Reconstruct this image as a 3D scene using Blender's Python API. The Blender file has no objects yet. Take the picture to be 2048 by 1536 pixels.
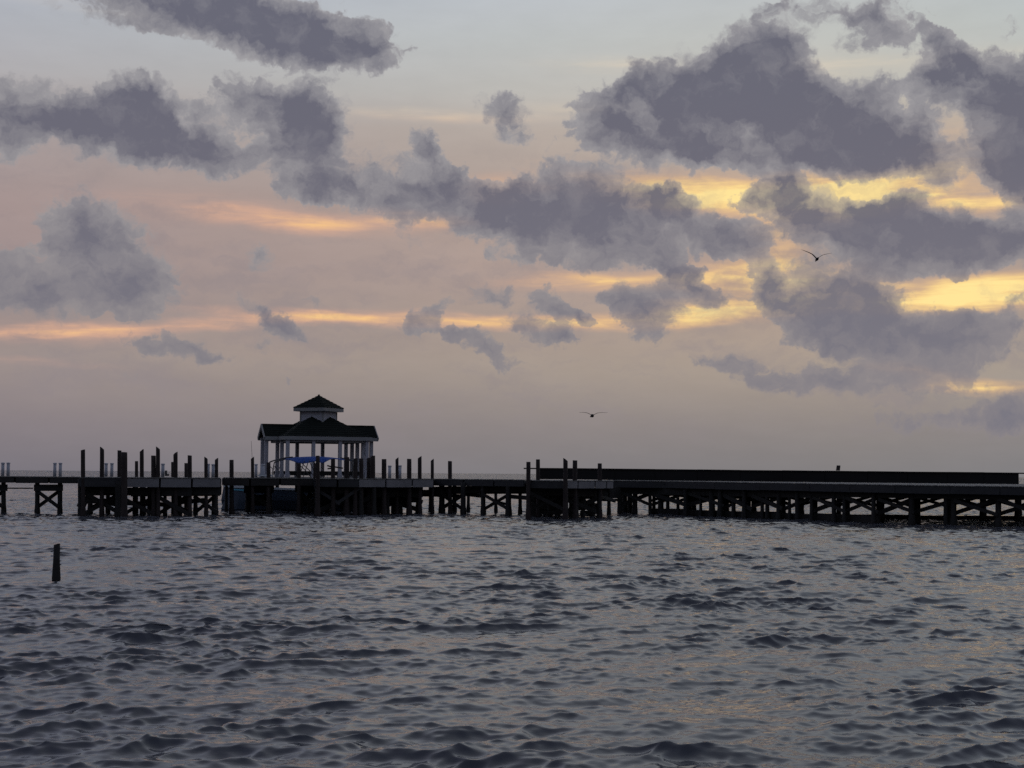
import bpy, bmesh, math, random
import numpy as np
from mathutils import Vector, Matrix

random.seed(7)
rng = np.random.default_rng(11)
S = bpy.context.scene
COL = S.collection

# ------------------------------------------------------------------ camera
F = 3000.0                 # focal length in photo pixels (2048 wide)
H = 2.6                    # eye height above the sea
HORIZ = 947.4              # horizon in the middle of the photo
ROLL = math.radians(0.40)
PITCH = math.atan((HORIZ - 768) / F)
cam_d = bpy.data.cameras.new("camera")
cam = bpy.data.objects.new("camera", cam_d)
COL.objects.link(cam)
cam_d.sensor_width = 36.0
cam_d.lens = 36.0 * F / 2048
cam_d.clip_end = 60000
cam_d.clip_start = 0.1
RM = Matrix.Rotation(math.pi / 2 + PITCH, 3, 'X') @ Matrix.Rotation(ROLL, 3, 'Z')
cam.matrix_world = Matrix.Translation((0, 0, H)) @ RM.to_4x4()
S.camera = cam
EYE = Vector((0, 0, H))


def ray(px, py):
    return (RM @ Vector(((px - 1024) / F, (768 - py) / F, -1.0))).normalized()


def at(px, py, D):
    r = ray(px, py)
    return EYE + r * (D / r.y)


def yh(px):
    """photo row of the sea horizon in column px"""
    lo, hi = 900.0, 1000.0
    for _ in range(30):
        m = (lo + hi) / 2
        if ray(px, m).z > 0: lo = m
        else: hi = m
    return lo


def ground(px, D, z=0.0):
    """point at depth D in column px, at height z"""
    y0 = yh(px) + (H - z) * F / D
    p = at(px, y0, D)
    return Vector((p.x, p.y, z))


def azel(px, py):
    r = ray(px, py)
    return math.degrees(math.atan2(r.x, r.y)), math.degrees(math.asin(r.z))


# ------------------------------------------------------------------ exposure
S.view_settings.view_transform = 'Standard'
S.view_settings.look = 'None'
S.view_settings.gamma = 1.0
S.view_settings.exposure = 0.10
S.view_settings.use_curve_mapping = False
S.render.engine = 'CYCLES'
S.cycles.use_denoising = False
S.cycles.max_bounces = 4
S.cycles.use_adaptive_sampling = True
S.cycles.adaptive_threshold = 0.015
S.cycles.caustics_reflective = False
S.cycles.caustics_refractive = False


def lin(c):
    c = c / 255.0
    return c / 12.92 if c <= 0.04045 else ((c + 0.055) / 1.055) ** 2.4


def srgb(r, g, b):
    return (lin(r), lin(g), lin(b), 1.0)


# ------------------------------------------------------------------ node helper
class NT:
    def __init__(self, tree):
        self.t = tree
        self.n = tree.nodes
        self.l = tree.links

    def new(self, ty, **kw):
        nd = self.n.new(ty)
        for k, v in kw.items():
            setattr(nd, k, v)
        return nd

    def put(self, sock, v):
        if v is None:
            return
        if isinstance(v, bpy.types.NodeSocket):
            self.l.new(v, sock)
        else:
            sock.default_value = v

    def math(self, op, a, b=None, c=None, clamp=False):
        nd = self.new('ShaderNodeMath', operation=op, use_clamp=clamp)
        self.put(nd.inputs[0], a); self.put(nd.inputs[1], b); self.put(nd.inputs[2], c)
        return nd.outputs[0]

    def vmath(self, op, a, b=None):
        nd = self.new('ShaderNodeVectorMath', operation=op)
        self.put(nd.inputs[0], a); self.put(nd.inputs[1], b)
        return nd.outputs[0]

    def smooth(self, v, a, b, lo=0.0, hi=1.0):
        nd = self.new('ShaderNodeMapRange', interpolation_type='SMOOTHSTEP')
        self.put(nd.inputs[0], v)
        nd.inputs[1].default_value = a; nd.inputs[2].default_value = b
        nd.inputs[3].default_value = lo; nd.inputs[4].default_value = hi
        return nd.outputs[0]

    def ramp(self, v, stops, interp='LINEAR'):
        nd = self.new('ShaderNodeValToRGB')
        nd.color_ramp.interpolation = interp
        e = nd.color_ramp.elements
        while len(e) > 1: e.remove(e[-1])
        e[0].position = stops[0][0]; e[0].color = stops[0][1]
        for p, c in stops[1:]:
            x = e.new(p); x.color = c
        self.put(nd.inputs[0], v)
        return nd.outputs[0]

    def mix(self, f, a, b, mode='MIX'):
        nd = self.new('ShaderNodeMix', data_type='RGBA', blend_type=mode)
        self.put(nd.inputs[0], f); self.put(nd.inputs[6], a); self.put(nd.inputs[7], b)
        return nd.outputs[2]

    def noise(self, vec, scale, detail=2.0, rough=0.5, dist=0.0, out=0, lac=2.0):
        nd = self.new('ShaderNodeTexNoise')
        self.put(nd.inputs['Vector'], vec)
        nd.inputs['Scale'].default_value = scale
        nd.inputs['Detail'].default_value = detail
        nd.inputs['Roughness'].default_value = rough
        nd.inputs['Distortion'].default_value = dist
        nd.inputs['Lacunarity'].default_value = lac
        return nd.outputs[out]


# ------------------------------------------------------------------ world: dusk sky with clouds
SUN_AZ, SUN_EL = math.radians(12.0), math.radians(2.0)
world = bpy.data.worlds.new("World")
S.world = world
world.use_nodes = True
wt = world.node_tree
wt.nodes.clear()
W = NT(wt)
tc = W.new('ShaderNodeTexCoord')
sep = W.new('ShaderNodeSeparateXYZ'); W.l.new(tc.outputs['Generated'], sep.inputs[0])
az = W.math('MULTIPLY', W.math('ARCTAN2', sep.outputs[0], sep.outputs[1]), 57.29578)
el = W.math('MULTIPLY', W.math('ARCSINE', sep.outputs[2]), 57.29578)
cmb = W.new('ShaderNodeCombineXYZ'); W.l.new(az, cmb.inputs[0]); W.l.new(el, cmb.inputs[1])
P0 = cmb.outputs[0]                                   # degrees east of the view, degrees up
# the outlines of the clouds are torn by two scales of turbulence
w1 = W.noise(P0, 0.45, 2.0, 0.5, out=1)
w2 = W.noise(P0, 1.6, 3.0, 0.6, out=1)


def centred(c, k):
    return W.vmath('MULTIPLY', W.vmath('SUBTRACT', c, (0.5, 0.5, 0.5)), (k, k * 0.8, 0.0))


P1 = W.vmath('ADD', P0, W.vmath('ADD', centred(w1, 1.2), centred(w2, 1.15)))

CLOUDS = [  # x, y, rx, ry, tilt (deg, + = falls to the right), weight : in photo pixels
    (330, 0, 250, 42, 5, 1.0), (470, 28, 190, 62, 8, 1.1), (590, 78, 150, 52, 12, 1.1), (660, 110, 95, 28, 6, .9), (730, 62, 48, 42, 0, .55), (770, 95, 60, 30, -20, .35),
    (200, 45, 90, 30, 10, .35),
    (28, 195, 62, 55, 15, .85), (40, 270, 60, 42, 10, .7), (120, 235, 60, 38, 20, .7), (185, 265, 85, 50, 12, .9), (275, 200, 62, 40, 10, .9), (310, 235, 82, 62, 15, 1.1),
    (330, 300, 120, 42, 10, 1.0), (235, 245, 80, 50, 10, .8), (430, 312, 110, 34, 8, .85), (470, 215, 60, 46, -30, .6), (560, 210, 90, 42, 12, .85), (595, 260, 66, 58, 30, 1.0), (650, 250, 60, 60, 10, .6), (650, 305, 75, 34, 10, .5),
    (520, 300, 100, 30, 5, .45), (100, 355, 90, 18, 5, .22),
    (170, 445, 80, 48, 0, .8), (225, 510, 80, 70, 20, .95), (205, 590, 95, 48, 0, .95), (300, 580, 55, 60, 30, .45), (110, 500, 60, 60, 0, .4), (25, 560, 75, 55, 0, .85), (60, 600, 80, 25, 5, .5),
    (705, 374, 110, 34, 8, 1.15), (800, 440, 62, 26, 32, .75), (635, 385, 60, 28, 0, .9), (862, 300, 52, 24, 48, .7), (860, 370, 105, 52, 22, 1.1), (960, 420, 100, 42, 18, 1.1), (1080, 400, 80, 60, 0, 1.0),
    (1165, 395, 85, 62, 5, 1.1), (1250, 425, 100, 62, 15, 1.15), (1110, 480, 150, 46, 6, 1.1), (1345, 398, 46, 26, 10, 1.0), (1400, 455, 105, 44, 12, 1.1), (1480, 490, 65, 36, 0, .8), (1500, 400, 26, 20, 0, .7), (1000, 395, 40, 28, 0, .6),
    (1240, 520, 130, 22, 0, .4),
    (1010, 225, 50, 38, 25, .85), (1070, 285, 85, 14, 12, .4), (1200, 235, 62, 55, 30, .9), (1270, 165, 32, 34, 20, .6), (1330, 215, 115, 88, -8, 1.2), (1340, 290, 130, 36, 10, .9), (1385, 315, 22, 26, 0, .7), (1420, 180, 90, 60, 0, 1.1),
    (1525, 92, 76, 52, 0, 1.25), (1540, 160, 78, 62, 15, 1.15), (1540, 230, 150, 78, 8, 1.2), (1700, 245, 125, 74, 8, 1.15), (1650, 315, 190, 38, 4, 1.1), (1790, 290, 90, 52, 12, 1.0), (1880, 350, 50, 22, 30, .45),
    (1760, 45, 105, 48, 8, .85), (1650, 25, 95, 18, 8, .5), (1560, 10, 60, 12, 0, .3), (1800, 90, 80, 24, 0, .35), (1730, 180, 60, 22, 0, .35),
    (1915, 105, 58, 20, 40, .7), (1880, 160, 66, 36, 12, .95), (1985, 180, 110, 56, 10, 1.15), (2030, 270, 80, 62, 0, 1.1), (2000, 330, 46, 38, 0, .8), (2050, 390, 38, 32, 0, .8), (2090, 200, 90, 150, 0, 1.0),
    (1562, 385, 36, 34, -20, .95), (1610, 430, 85, 44, 22, 1.15), (1700, 455, 100, 50, 14, 1.1), (1735, 430, 36, 24, 0, .7), (1800, 490, 130, 50, 4, 1.15), (1800, 415, 36, 26, 0, .9), (1860, 440, 62, 46, 20, 1.05), (1960, 470, 70, 42, 0, .9), (2035, 490, 70, 48, 0, .9), (1900, 520, 120, 28, -5, .9),
    (1340, 555, 34, 52, -30, .8), (1395, 572, 56, 22, 35, .95), (1470, 590, 60, 12, 15, .45), (1290, 622, 64, 44, 25, 1.15), (1235, 600, 30, 18, 10, .4), (1530, 560, 26, 42, -15, .9), (1575, 620, 60, 30, 30, .95), (1650, 585, 78, 48, 30, 1.1), (1740, 590, 60, 36, 25, .8),
    (1740, 640, 130, 46, 12, 1.1), (1690, 690, 100, 22, 2, .8), (1850, 670, 110, 42, 14, .95), (1990, 685, 90, 32, 0, .8), (1820, 730, 160, 24, 6, .55), (2030, 605, 55, 16, -15, .6), (2060, 640, 90, 20, 0, .4), (1960, 640, 60, 24, 10, .4),
    (1455, 725, 60, 18, 5, .6), (1560, 755, 150, 26, 4, .75), (1740, 765, 170, 30, 0, .75), (1930, 825, 190, 38, -2, .75), (2060, 830, 80, 44, 0, .7),
    (325, 695, 78, 24, 6, .9), (430, 710, 42, 17, 10, .65), (525, 622, 60, 19, 34, .85), (572, 655, 40, 16, 10, .75), (625, 615, 36, 14, 25, .45), (545, 690, 30, 20, 0, .3), (862, 620, 42, 19, -15, .7), (822, 655, 26, 22, 0, .65),
    (900, 655, 60, 16, 10, .65), (970, 702, 56, 20, 32, .75), (990, 585, 66, 24, 22, .75), (1115, 612, 52, 19, 30, .8), (1060, 655, 58, 26, 10, .8), (1128, 670, 30, 20, 10, .8), (1172, 628, 26, 14, 35, .7), (520, 505, 36, 26, 30, .5), (1020, 520, 100, 14, 10, .3), (1060, 728, 50, 9, 0, .3),
    (790, 775, 60, 16, 5, .25), (270, 765, 60, 16, 15, .25), (560, 760, 50, 20, 5, .22), (1640, 670, 70, 20, 0, .45), (700, 730, 160, 14, 3, .15),
]
GLOWS = [  # breaks through which the lit high cloud shows: x, y, rx, ry, tilt, weight
    (1470, 390, 300, 36, 3, .9), (1380, 400, 130, 30, 0, .55), (1700, 372, 150, 32, 0, .7), (1880, 392, 210, 40, 2, .5), (1950, 408, 160, 14, 3, .45), (1200, 350, 150, 22, 8, .35), (1690, 420, 90, 40, 0, .6),
    (1930, 588, 230, 33, -3, .85), (1880, 606, 170, 18, -2, .5), (2040, 570, 120, 30, 0, .4), (1640, 560, 130, 34, 0, .6), (1500, 545, 120, 36, 0, .55), (1560, 470, 70, 60, 0, .5), (1590, 600, 60, 36, 0, .4),
    (620, 448, 190, 22, 4, .62), (850, 440, 110, 18, 4, .65), (500, 425, 260, 30, 2, .2), (1000, 380, 90, 34, 0, .5), (330, 400, 260, 46, 0, .16),
    (1220, 562, 190, 20, -1, .65), (1440, 622, 190, 22, -1, .8), (1260, 645, 150, 18, -2, .45), (1420, 590, 110, 40, 0, .35), (1000, 560, 200, 60, 0, .12),
    (900, 640, 240, 15, 2, .72), (620, 636, 220, 12, 3, .60), (330, 652, 280, 15, -4, .56), (80, 668, 200, 20, 0, .50), (1150, 650, 200, 16, 0, .35), (60, 722, 170, 9, 2, .28), (500, 690, 260, 60, 0, .10),
    (860, 232, 230, 13, 1, .42), (1150, 215, 160, 20, 0, .30), (1250, 132, 190, 22, 1, .34), (1660, 128, 180, 30, 0, .36), (2000, 110, 160, 24, 0, .25), (1900, 270, 120, 60, 0, .28), (1960, 776, 130, 14, 2, .62), (1830, 745, 120, 16, 10, .35), (150, 10, 260, 14, 3, .22), (1880, 330, 120, 30, 0, .45),
]
PPD = 52.4      # photo pixels per degree


CLOUDS = [(x, y, rx, ry, t, w * (1.45 if rx < 62 else 1.2 if (rx < 85 or w < .7) else 1.0)) for x, y, rx, ry, t, w in CLOUDS]


def blob(vec, x, y, rx, ry, tilt, grow):
    a, e = azel(x, y)
    g = W.new('ShaderNodeTexGradient', gradient_type='SPHERICAL')
    m = g.texture_mapping
    m.vector_type = 'TEXTURE'
    m.translation = (a, e, 0)
    m.rotation = (0, 0, -math.radians(tilt))
    m.scale = (rx / PPD * grow, ry / PPD * grow, 1.0)
    W.l.new(vec, g.inputs[0])
    return g.outputs[1]


def field(vec, items, grow):
    acc = None
    for it in items:
        b = blob(vec, *it[:5], grow)
        acc = W.math('MULTIPLY', b, it[5]) if acc is None else W.math('MULTIPLY_ADD', b, it[5], acc)
    return acc


cloud_f = W.math('MULTIPLY', field(P1, CLOUDS, 1.65), 1.65)
# clouds beyond the photograph: the same kind, laid out by noise
stretch = W.vmath('MULTIPLY', P0, (0.085, 0.20, 0.0))
nc = W.noise(stretch, 1.0, 4.0, 0.55)
out_az = W.smooth(W.math('ABSOLUTE', az), 20.5, 25.0)
out_el = W.smooth(el, 18.5, 22.0)
outside = W.math('MAXIMUM', out_az, out_el)
rest = W.math('MULTIPLY', W.smooth(nc, 0.53, 0.70, 0.0, 0.95), outside)
inside = W.math('SUBTRACT', 1.0, W.math('MULTIPLY', outside, 0.7))
cloud_f = W.math('MULTIPLY_ADD', cloud_f, inside, rest)
# cauliflower detail
Pn = W.vmath('MULTIPLY', P1, (1.0, 1.25, 0.0))
fine = W.noise(Pn, 0.70, 8.0, 0.625)
vor = W.new('ShaderNodeTexVoronoi', feature='SMOOTH_F1')
W.l.new(Pn, vor.inputs['Vector'])
vor.inputs['Scale'].default_value = 1.5
vor.inputs['Detail'].default_value = 2.0
vor.inputs['Roughness'].default_value = 0.55
vor.inputs['Smoothness'].default_value = 0.35
billow = W.math('SUBTRACT', 0.42, vor.outputs['Distance'])
detail = W.math('MULTIPLY_ADD', billow, 0.55, W.math('MULTIPLY', W.math('SUBTRACT', fine, 0.5), 2.3))
present = W.smooth(cloud_f, 0.03, 0.45)
dens = W.math('MULTIPLY_ADD', detail, present, cloud_f)
# some edges are crisp, others fray out softly
soft = W.smooth(W.noise(P0, 0.28, 2.0, 0.5), 0.40, 0.62)
mr = W.new('ShaderNodeMapRange', interpolation_type='SMOOTHSTEP')
W.l.new(dens, mr.inputs[0]); W.l.new(W.math('MULTIPLY_ADD', soft, -0.12, 0.26), mr.inputs[1]); W.l.new(W.math('MULTIPLY_ADD', soft, 0.45, 0.68), mr.inputs[2])
alpha = mr.outputs[0]
core = W.math('DIVIDE', W.math('SUBTRACT', W.math('MULTIPLY_ADD', detail, 1.0, cloud_f), 0.30), 1.95, clamp=True)

# clear sky and thin veil
elr = W.math('DIVIDE', W.math('MAXIMUM', el, 0.0), 90.0)
veil = W.ramp(elr, [
    (0.0, srgb(124, 121, 125)), (0.02, srgb(137, 130, 130)), (0.045, srgb(159, 148, 140)), (0.066, srgb(163, 149, 142)),
    (0.085, srgb(166, 151, 146)), (0.108, srgb(171, 155, 149)), (0.128, srgb(172, 161, 156)), (0.145, srgb(180, 172, 167)),
    (0.160, srgb(188, 189, 187)), (0.182, srgb(190, 197, 200)), (0.21, srgb(192, 202, 214)), (0.30, srgb(214, 222, 238)), (0.40, srgb(212, 219, 234)), (0.55, srgb(180, 185, 199)), (0.75, srgb(142, 148, 165)), (1.0, srgb(120, 128, 148))])
nish = W.new('ShaderNodeTexSky', sky_type='NISHITA')
nish.sun_disc = False
nish.sun_elevation = SUN_EL
nish.sun_rotation = SUN_AZ
nish.air_density = 1.2
nish.dust_density = 2.5
nish_c = W.mix(1.0, nish.outputs[0], (0.05, 0.05, 0.05, 1.0), 'MULTIPLY')
clear = W.mix(W.math('MULTIPLY', W.smooth(el, 0.0, 30.0), 0.30), veil, nish_c)
# uneven mottling of the veil, and the west (right) warmer than the south (left)
mott = W.noise(W.vmath('MULTIPLY', P0, (0.05, 0.22, 0.0)), 1.0, 4.0, 0.55)
mot2 = W.noise(W.vmath('MULTIPLY', P0, (0.5, 1.6, 0.0)), 1.0, 4.0, 0.6)
mfac = W.math('MULTIPLY_ADD', W.math('SUBTRACT', mot2, 0.5), 0.10, W.math('MULTIPLY_ADD', W.math('SUBTRACT', mott, 0.5), 0.22, 1.0))
side = W.ramp(W.math('DIVIDE', W.math('ADD', az, 180.0), 360.0), [
    (0.0, (0.36, 0.40, 0.50, 1)), (0.28, (0.48, 0.50, 0.60, 1)), (0.41, (0.74, 0.74, 0.84, 1)), (0.445, (0.90, 0.87, 0.93, 1)), (0.50, (1.0, 0.99, 0.975, 1)), (0.535, (1.03, 1.03, 0.98, 1)), (0.56, (0.99, 1.02, 1.00, 1)),
    (0.62, (0.80, 0.82, 0.86, 1)), (0.75, (0.50, 0.53, 0.62, 1)), (1.0, (0.36, 0.40, 0.50, 1))])
clear = W.mix(1.0, clear, side, 'MULTIPLY')
sc_ = W.new('ShaderNodeVectorMath', operation='SCALE'); W.l.new(clear, sc_.inputs[0]); W.l.new(mfac, sc_.inputs[3])
clear = sc_.outputs[0]
# lit streaks of high cloud
Pg = W.vmath('ADD', P0, W.vmath('MULTIPLY', W.vmath('SUBTRACT', W.noise(W.vmath('MULTIPLY', P0, (0.35, 1.0, 0.0)), 1.0, 3.0, 0.6, out=1), (0.5, 0.5, 0.5)), (1.6, 0.55, 0.0)))
glow_f = field(Pg, GLOWS, 1.5)
gn = W.noise(W.vmath('MULTIPLY', P0, (0.35, 2.6, 0.0)), 1.0, 4.0, 0.6, 0.3)
glow_f = W.math('MULTIPLY', glow_f, W.math('MULTIPLY_ADD', gn, 2.0, 0.12))
glow_a = W.math('MULTIPLY', W.smooth(glow_f, 0.02, 1.05), 0.95)
warm = W.math('MULTIPLY_ADD', W.smooth(az, -16.0, 14.0), 0.40, W.math('MULTIPLY', glow_f, 0.55))
glow_c = W.ramp(warm, [(0.0, srgb(206, 160, 146)), (0.35, srgb(226, 174, 142)), (0.62, srgb(238, 190, 134)), (0.85, srgb(250, 212, 140)), (1.0, srgb(255, 226, 150))])
hi_c = W.mix(W.smooth(el, 12.5, 14.0), glow_c, srgb(226, 208, 182))
sky_c = W.mix(glow_a, clear, hi_c)
# thin grey veils that join the lower clouds
vn = W.noise(W.vmath('MULTIPLY', P1, (0.16, 0.50, 0.0)), 1.0, 6.0, 0.58)
vn2 = W.noise(W.vmath('MULTIPLY', P1, (0.5, 1.3, 0.0)), 1.0, 6.0, 0.62)
va = W.math('MULTIPLY', W.smooth(W.math('MULTIPLY_ADD', vn2, 0.45, vn), 0.66, 0.95), W.math('MULTIPLY', W.smooth(el, 0.3, 3.0), W.smooth(el, 13.5, 10.0)))
sky_c = W.mix(W.math('MULTIPLY', va, 0.50), sky_c, srgb(138, 129, 133))
# cloud colour
inner = W.noise(P1, 0.7, 7.0, 0.6)
core2 = W.math('ADD', core, W.math('MULTIPLY', W.math('SUBTRACT', inner, 0.5), 1.3), clamp=True)
thick = W.mix(W.smooth(el, 1.0, 16.0), srgb(118, 116, 126), srgb(97, 97, 111))
thin = W.mix(W.smooth(el, 1.0, 16.0), srgb(139, 132, 133), srgb(156, 154, 157))
cc = W.mix(core2, thin, thick)
cc = W.mix(W.math('MULTIPLY', outside, 1.0), cc, W.mix(1.0, cc, side, 'MULTIPLY'))
cc = W.mix(W.math('MULTIPLY', W.math('MULTIPLY', glow_a, W.math('SUBTRACT', 1.0, core2)), 0.34), cc, hi_c)
am = W.math('MULTIPLY', alpha, 0.96)
final = W.mix(am, sky_c, cc)
bg = W.new('ShaderNodeBackground')
W.l.new(final, bg.inputs[0]); bg.inputs[1].default_value = 1.0
wo = W.new('ShaderNodeOutputWorld'); W.l.new(bg.outputs[0], wo.inputs[0])
world.cycles.sampling_method = 'NONE'

# weak sun, behind the clouds low on the right
sun_d = bpy.data.lights.new("sun", 'SUN')
sun_d.energy = 0.03
sun_d.angle = math.radians(50)
sun_d.color = (1.0, 0.82, 0.6)
sun = bpy.data.objects.new("sun", sun_d)
COL.objects.link(sun)
sdir = Vector((math.sin(SUN_AZ) * math.cos(math.radians(6)), math.cos(SUN_AZ) * math.cos(math.radians(6)), math.sin(math.radians(6))))
sun.rotation_euler = sdir.to_track_quat('Z', 'Y').to_euler()


# ------------------------------------------------------------------ materials
def material(name, base, rough=0.8, var=0.35, scale=6.0, bump=0.0, stretch=(1, 1, 1), spec=0.3, detail=5.0):
    m = bpy.data.materials.new(name)
    m.use_nodes = True
    T = NT(m.node_tree)
    b = m.node_tree.nodes['Principled BSDF']
    co = T.new('ShaderNodeTexCoord').outputs['Object']
    v = T.vmath('MULTIPLY', co, stretch)
    n = T.noise(v, scale, detail, 0.6)
    n2 = T.noise(co, scale * 0.13, 3.0, 0.5)
    k = T.math('MULTIPLY_ADD', T.math('SUBTRACT', n, 0.5), var * 2, T.math('MULTIPLY_ADD', T.math('SUBTRACT', n2, 0.5), var * 1.6, 1.0))
    s = T.new('ShaderNodeVectorMath', operation='SCALE')
    s.inputs[0].default_value = base
    T.l.new(k, s.inputs[3])
    T.l.new(s.outputs[0], b.inputs['Base Color'])
    b.inputs['Roughness'].default_value = rough
    b.inputs['Specular IOR Level'].default_value = spec
    if bump:
        bp = T.new('ShaderNodeBump')
        bp.inputs['Strength'].default_value = 0.6
        bp.inputs['Distance'].default_value = bump
        T.l.new(n, bp.inputs['Height'])
        T.l.new(bp.outputs[0], b.inputs['Normal'])
    return m


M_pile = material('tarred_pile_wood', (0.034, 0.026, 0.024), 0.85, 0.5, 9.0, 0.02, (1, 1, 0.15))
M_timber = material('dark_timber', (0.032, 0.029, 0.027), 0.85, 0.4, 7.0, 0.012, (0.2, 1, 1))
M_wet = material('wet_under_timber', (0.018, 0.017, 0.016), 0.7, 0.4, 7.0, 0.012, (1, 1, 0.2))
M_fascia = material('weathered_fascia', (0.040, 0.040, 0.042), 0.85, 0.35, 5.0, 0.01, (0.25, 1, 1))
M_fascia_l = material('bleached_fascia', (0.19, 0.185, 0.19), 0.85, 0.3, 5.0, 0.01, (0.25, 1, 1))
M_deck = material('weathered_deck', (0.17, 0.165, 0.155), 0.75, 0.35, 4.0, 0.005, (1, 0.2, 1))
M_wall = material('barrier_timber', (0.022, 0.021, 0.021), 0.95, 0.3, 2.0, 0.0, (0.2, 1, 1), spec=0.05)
M_white = material('grey_white_paint', (0.36, 0.36, 0.40), 0.6, 0.10, 4.0)
M_trim = material('cream_trim_paint', (0.25, 0.25, 0.245), 0.6, 0.12, 4.0)
M_green = material('green_shingle', (0.013, 0.0155, 0.0135), 0.95, 0.45, 14.0, 0.0, spec=0.05)
M_pale = material('pale_bollard', (0.40, 0.41, 0.45), 0.6, 0.12, 6.0)
M_blue = material('blue_canvas', (0.014, 0.060, 0.26), 0.8, 0.15, 4.0)
M_hull = material('navy_hull', (0.05, 0.07, 0.10), 0.35, 0.2, 1.5, spec=0.5)
M_hull_l = material('white_gelcoat', (0.55, 0.58, 0.60), 0.35, 0.1, 2.0, spec=0.5)
M_cyan = material('cyan_stripe', (0.10, 0.38, 0.50), 0.4, 0.1, 2.0)
M_metal = material('dark_metal', (0.06, 0.06, 0.06), 0.5, 0.1, 4.0)
M_glass = material('smoked_glass', (0.02, 0.025, 0.03), 0.1, 0.05, 2.0, spec=0.6)
M_bird = material('dark_plumage', (0.030, 0.027, 0.026), 0.8, 0.3, 30.0)


# ------------------------------------------------------------------ objects
def link_mesh(name, verts, faces, mat, parent=None, smooth=False):
    me = bpy.data.meshes.new(name)
    me.from_pydata([tuple(v) for v in verts], [], faces)
    me.update()
    if smooth:
        for p in me.polygons: p.use_smooth = True
    me.materials.append(mat)
    o = bpy.data.objects.new(name, me)
    COL.objects.link(o)
    if parent: o.parent = parent
    return o


def tag(o, label=None, cat=None, group=None, kind=None):
    if label: o['label'] = label
    if cat: o['category'] = cat
    if group: o['group'] = group
    if kind: o['kind'] = kind
    return o


def thing(name, label, cat, group=None):
    o = bpy.data.objects.new(name, None)
    o.empty_display_size = 0.3
    COL.objects.link(o)
    return tag(o, label, cat, group)


class MB:
    """collects solids, then links them as one mesh object"""
    def __init__(s): s.v = []; s.f = []

    def hexa(s, p):
        """8 corners: bottom ring 0-3, top ring 4-7"""
        b = len(s.v); s.v += [Vector(q) for q in p]
        s.f += [tuple(b + i for i in q) for q in ((3, 2, 1, 0), (4, 5, 6, 7), (0, 1, 5, 4), (1, 2, 6, 5), (2, 3, 7, 6), (3, 0, 4, 7))]
        return s

    def box(s, c, sx, sy, sz, rz=0.0):
        c = Vector(c); r = Matrix.Rotation(rz, 3, 'Z')
        q = [c + r @ Vector((x * sx / 2, y * sy / 2, z * sz / 2)) for z in (-1, 1) for x, y in ((-1, -1), (1, -1), (1, 1), (-1, 1))]
        return s.hexa(q)

    def beam(s, a, b, w, h, up=Vector((0, 0, 1))):
        """bar from a to b, h along 'up', w across"""
        a, b = Vector(a), Vector(b)
        d = (b - a).normalized()
        n = d.cross(up)
        if n.length < 1e-4: n = Vector((1, 0, 0))
        n.normalize(); u = n.cross(d).normalized()
        q = []
        for p in (a, b):
            q += [p - n * w / 2 - u * h / 2, p + n * w / 2 - u * h / 2, p + n * w / 2 + u * h / 2, p - n * w / 2 + u * h / 2]
        return s.hexa(q)

    def tube(s, pts, rad, seg=10, cap=True):
        pts = [Vector(p) for p in pts]
        b = len(s.v)
        for i, p in enumerate(pts):
            d = (pts[min(i + 1, len(pts) - 1)] - pts[max(i - 1, 0)]).normalized()
            n = d.cross(Vector((0, 1, 0)))
            if n.length < 1e-3: n = Vector((1, 0, 0))
            n.normalize(); u = d.cross(n).normalized()
            r = rad[i] if isinstance(rad, (list, tuple)) else rad
            for k in range(seg):
                t = 2 * math.pi * k / seg
                s.v.append(p + n * math.cos(t) * r + u * math.sin(t) * r)
        for i in range(len(pts) - 1):
            for k in range(seg):
                k2 = (k + 1) % seg
                s.f.append((b + i * seg + k, b + i * seg + k2, b + (i + 1) * seg + k2, b + (i + 1) * seg + k))
        if cap:
            s.f.append(tuple(b + k for k in range(seg))[::-1])
            e = b + (len(pts) - 1) * seg
            s.f.append(tuple(e + k for k in range(seg)))
        return s

    def build(s, name, mat, parent=None, smooth=False):
        return link_mesh(name, s.v, s.f, mat, parent, smooth)


def pile_mesh(mb, base, top, r, style='f', seg=12, rough=0.05):
    """round timber pile with a flat or obliquely sawn head"""
    base, top = Vector(base), Vector(top)
    n = max(3, int((top - base).length / 0.35))
    b = len(mb.v)
    ph = random.random() * 6
    for i in range(n + 1):
        t = i / n
        p = base.lerp(top, t)
        rr = r * (1.08 - 0.08 * t)
        if p.z < 0.42: rr *= 1.10 + 0.22 * random.random()
        for k in range(seg):
            a = 2 * math.pi * k / seg
            q = rr * (1 + rough * math.sin(a * 3 + ph + t * 5) + random.uniform(-rough, rough) * 0.6)
            v = Vector((p.x + math.cos(a) * q, p.y + math.sin(a) * q, p.z))
            if i == n:
                dx = math.cos(a)
                if style == 'l': v.z -= (dx + 1) * r * 0.75
                elif style == 'r': v.z -= (1 - dx) * r * 0.75
                elif style == 'b': v.z -= (1 - dx) * r * 0.25
                v.z += random.uniform(-0.015, 0.015)
            mb.v.append(v)
    for i in range(n):
        for k in range(seg):
            k2 = (k + 1) % seg
            mb.f.append((b + i * seg + k, b + i * seg + k2, b + (i + 1) * seg + k2, b + (i + 1) * seg + k))
    e = b + n * seg
    c = len(mb.v)
    mb.v.append(sum((mb.v[e + k] for k in range(seg)), Vector()) / seg + Vector((0, 0, 0.01 if style == 'f' else 0.02)))
    for k in range(seg):
        mb.f.append((e + k, e + (k + 1) % seg, c))
    return mb


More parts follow.
